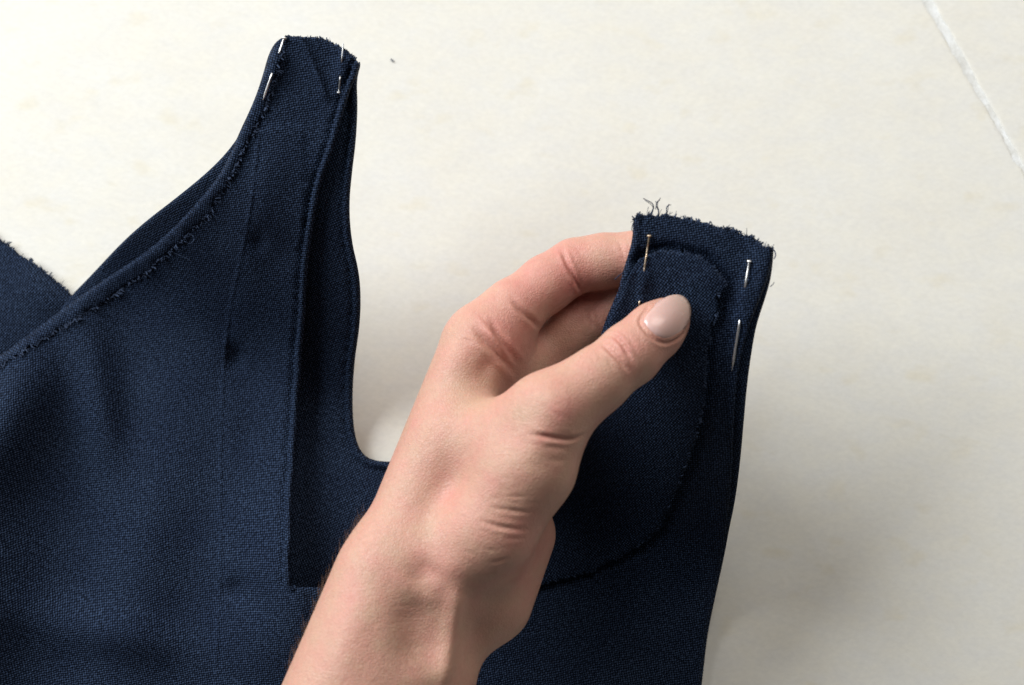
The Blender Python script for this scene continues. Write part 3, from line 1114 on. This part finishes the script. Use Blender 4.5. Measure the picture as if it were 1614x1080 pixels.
# fine random wrinkling over joints
wr = np.random.default_rng(5)
for (cu, cv, su, sv, ang, n_) in ((965, 556, 40, 26, 52, 16), (770, 530, 40, 34, 48, 8), (800, 800, 60, 60, 8, 12), (880, 660, 30, 30, 30, 10), (905, 430, 14, 26, 60, 8), (730, 520, 26, 22, 40, 10)):
    for _ in range(n_):
        u0, v0 = cu + wr.normal(0, su * .6), cv + wr.normal(0, sv * .6)
        a = math.radians(ang + wr.normal(0, 12)); L = wr.uniform(8, 20)
        groove(((u0 - L * math.cos(a), v0 - L * math.sin(a)), (u0, v0 + wr.normal(0, 2)), (u0 + L * math.cos(a), v0 + L * math.sin(a))), wr.uniform(2.4, 3.2), wr.uniform(.04, .12), 0.3, 0.45)
HV = HV + HN * DISP[:, None]
HN = mesh_normals(HV, HQ)

hand = tag(empty('hand', tuple(P(600, 1080, 0.06))), 'bare left hand and wrist pinching the pinned navy strap between thumb and fingers', 'hand')
body = mesh_obj('skin', HV, HQ, SKIN, hand)
# pigment: rosier on finger pads, knuckles and heel, tanner over the back of the hand
hu, hv = to_px(HV)
tone = 0.22 + 0.42 * np.exp(-((hu - 880) / 120) ** 2 - ((hv - 440) / 75) ** 2) + 0.22 * G(hu, hv, 1055, 540, 40, 40) + 0.26 * G(hu, hv, 840, 890, 50, 80)
tone += 0.12 * np.exp(-(dist_poly(np.stack([hu, hv], -1), arr((884, 396), (922, 470))) / 14) ** 2) + 0.26 * G(hu, hv, 985, 556, 26, 30, 50) + 0.30 * G(hu, hv, 885, 650, 30, 34) + 0.40 * G(hu, hv, 800, 545, 42, 42) + 0.26 * G(hu, hv, 705, 785, 24, 24) + 0.24 * G(hu, hv, 690, 890, 40, 36) + 0.22 * G(hu, hv, 880, 690, 50, 14) + 0.20 * G(hu, hv, 800, 830, 60, 30) - 0.16 * G(hu, hv, 740, 625, 40, 30)
tone = np.clip(tone, 0, 1)
ca = body.data.color_attributes.new('tone', 'FLOAT_COLOR', 'POINT')
ca.data.foreach_set('color', np.stack([tone, tone, tone, np.ones_like(tone)], -1).astype(np.float32).ravel())

# thumbnail: a curved plate fitted to the finished thumb tip
bvh = BVHTree.FromPolygons([Vector(v) for v in HV], [tuple(int(i) for i in q) for q in HQ])
no = smooth_line(np.vstack([NAIL_OUT, NAIL_OUT[:1]]), 2.0)[:-1]
gx, gy = np.meshgrid(np.arange(1004, 1094, 3.0), np.arange(460, 542, 3.0))
g = np.stack([gx.ravel(), gy.ravel()], -1)
g = g[inside_poly(g, no)]
g = g[dist_poly(g, no, True) > 1.6]
hits = [(u, v, cast(u, v)) for u, v in g]
hits = [(u, v, h[2]) for u, v, h in hits if h is not None and h[2] > 0.07]
hb = np.array(hits)
AX = np.array([0.74, -0.67]); AY = np.array([0.67, 0.74])


def basis(u, v):
    x, y = (u - 1048) * AX[0] + (v - 502) * AX[1], (u - 1048) * AY[0] + (v - 502) * AY[1]
    x, y = x / 40, y / 34
    return np.stack([np.ones_like(x), x, y, x * x, x * y, y * y], -1), x, y


B, _, _ = basis(hb[:, 0], hb[:, 1])
coef = np.linalg.lstsq(B, hb[:, 2], rcond=None)[0]
coef[3] = min(coef[3], -0.0006)
coef[5] = min(coef[5], -0.0016)
n = len(no)
vo, _, fo, _, _, _ = delaunay_2d_cdt([Vector((float(a), float(b))) for a, b in np.vstack([no, g])], [(i, (i + 1) % n) for i in range(n)], [], 1, 0.05, False)
vo = np.array([(a.x, a.y) for a in vo])
B, bx, by = basis(vo[:, 0], vo[:, 1])
dn = dist_poly(vo, no, True)
zz = B @ coef + 0.00045 - 0.00075 * np.clip(1 - dn / 7.0, 0, 1) ** 2 * np.where(bx > 0.55, 0.2, 1.0)
NV = P(vo[:, 0], vo[:, 1], zz)
nf = []
for f in fo:
    a, b, c = vo[f[0]], vo[f[1]], vo[f[2]]
    s = (b[0] - a[0]) * (c[1] - a[1]) - (b[1] - a[1]) * (c[0] - a[0])
    nf.append(tuple(f) if s < 0 else tuple(f)[::-1])
nuv = np.stack([(bx + 1.05) / 2.1, (by + 1.1) / 2.2], -1)
nail = mesh_obj('thumbnail', NV, nf, NAIL, hand, True, nuv)
md = nail.modifiers.new('thickness', 'SOLIDIFY'); md.thickness, md.offset = 0.0006, -1

# fine hairs along the forearm edge
hr = np.random.default_rng(12)
edge = arr((456, 1070), (478, 1005), (497, 955), (515, 912), (533, 878), (556, 846), (578, 815))
hl = []
for _ in range(110):
    k = hr.random() * (len(edge) - 1); i = int(k)
    e = edge[i] + (edge[min(i + 1, len(edge) - 1)] - edge[i]) * (k - i)
    for tryx in range(30):
        h = cast(e[0] - 8 + tryx * 2, e[1])
        if h is not None:
            break
    if h is None:
        continue
    h = h + np.array([hr.uniform(0, .003), 0, -hr.uniform(0, .004)])
    hit = bvh.find_nearest(Vector(h))
    p0, nn_ = np.array(hit[0]), np.array(hit[1])
    L = hr.uniform(0.0025, 0.0055)
    d = nn_ * 0.45 + np.array([0.25, 0.9, 0.1]) * 0.8 + hr.normal(0, .18, 3)
    d /= np.linalg.norm(d)
    s = np.linspace(0, 1, 5)
    hl.append((p0 + np.outer(s * L, d) - np.outer(s * s * L * 0.25, nn_), 0.00004 * (1 - 0.6 * s)))
if hl:
    tag(tubes('arm_hair', hl, HAIR, hand, sides=3), kind='stuff')
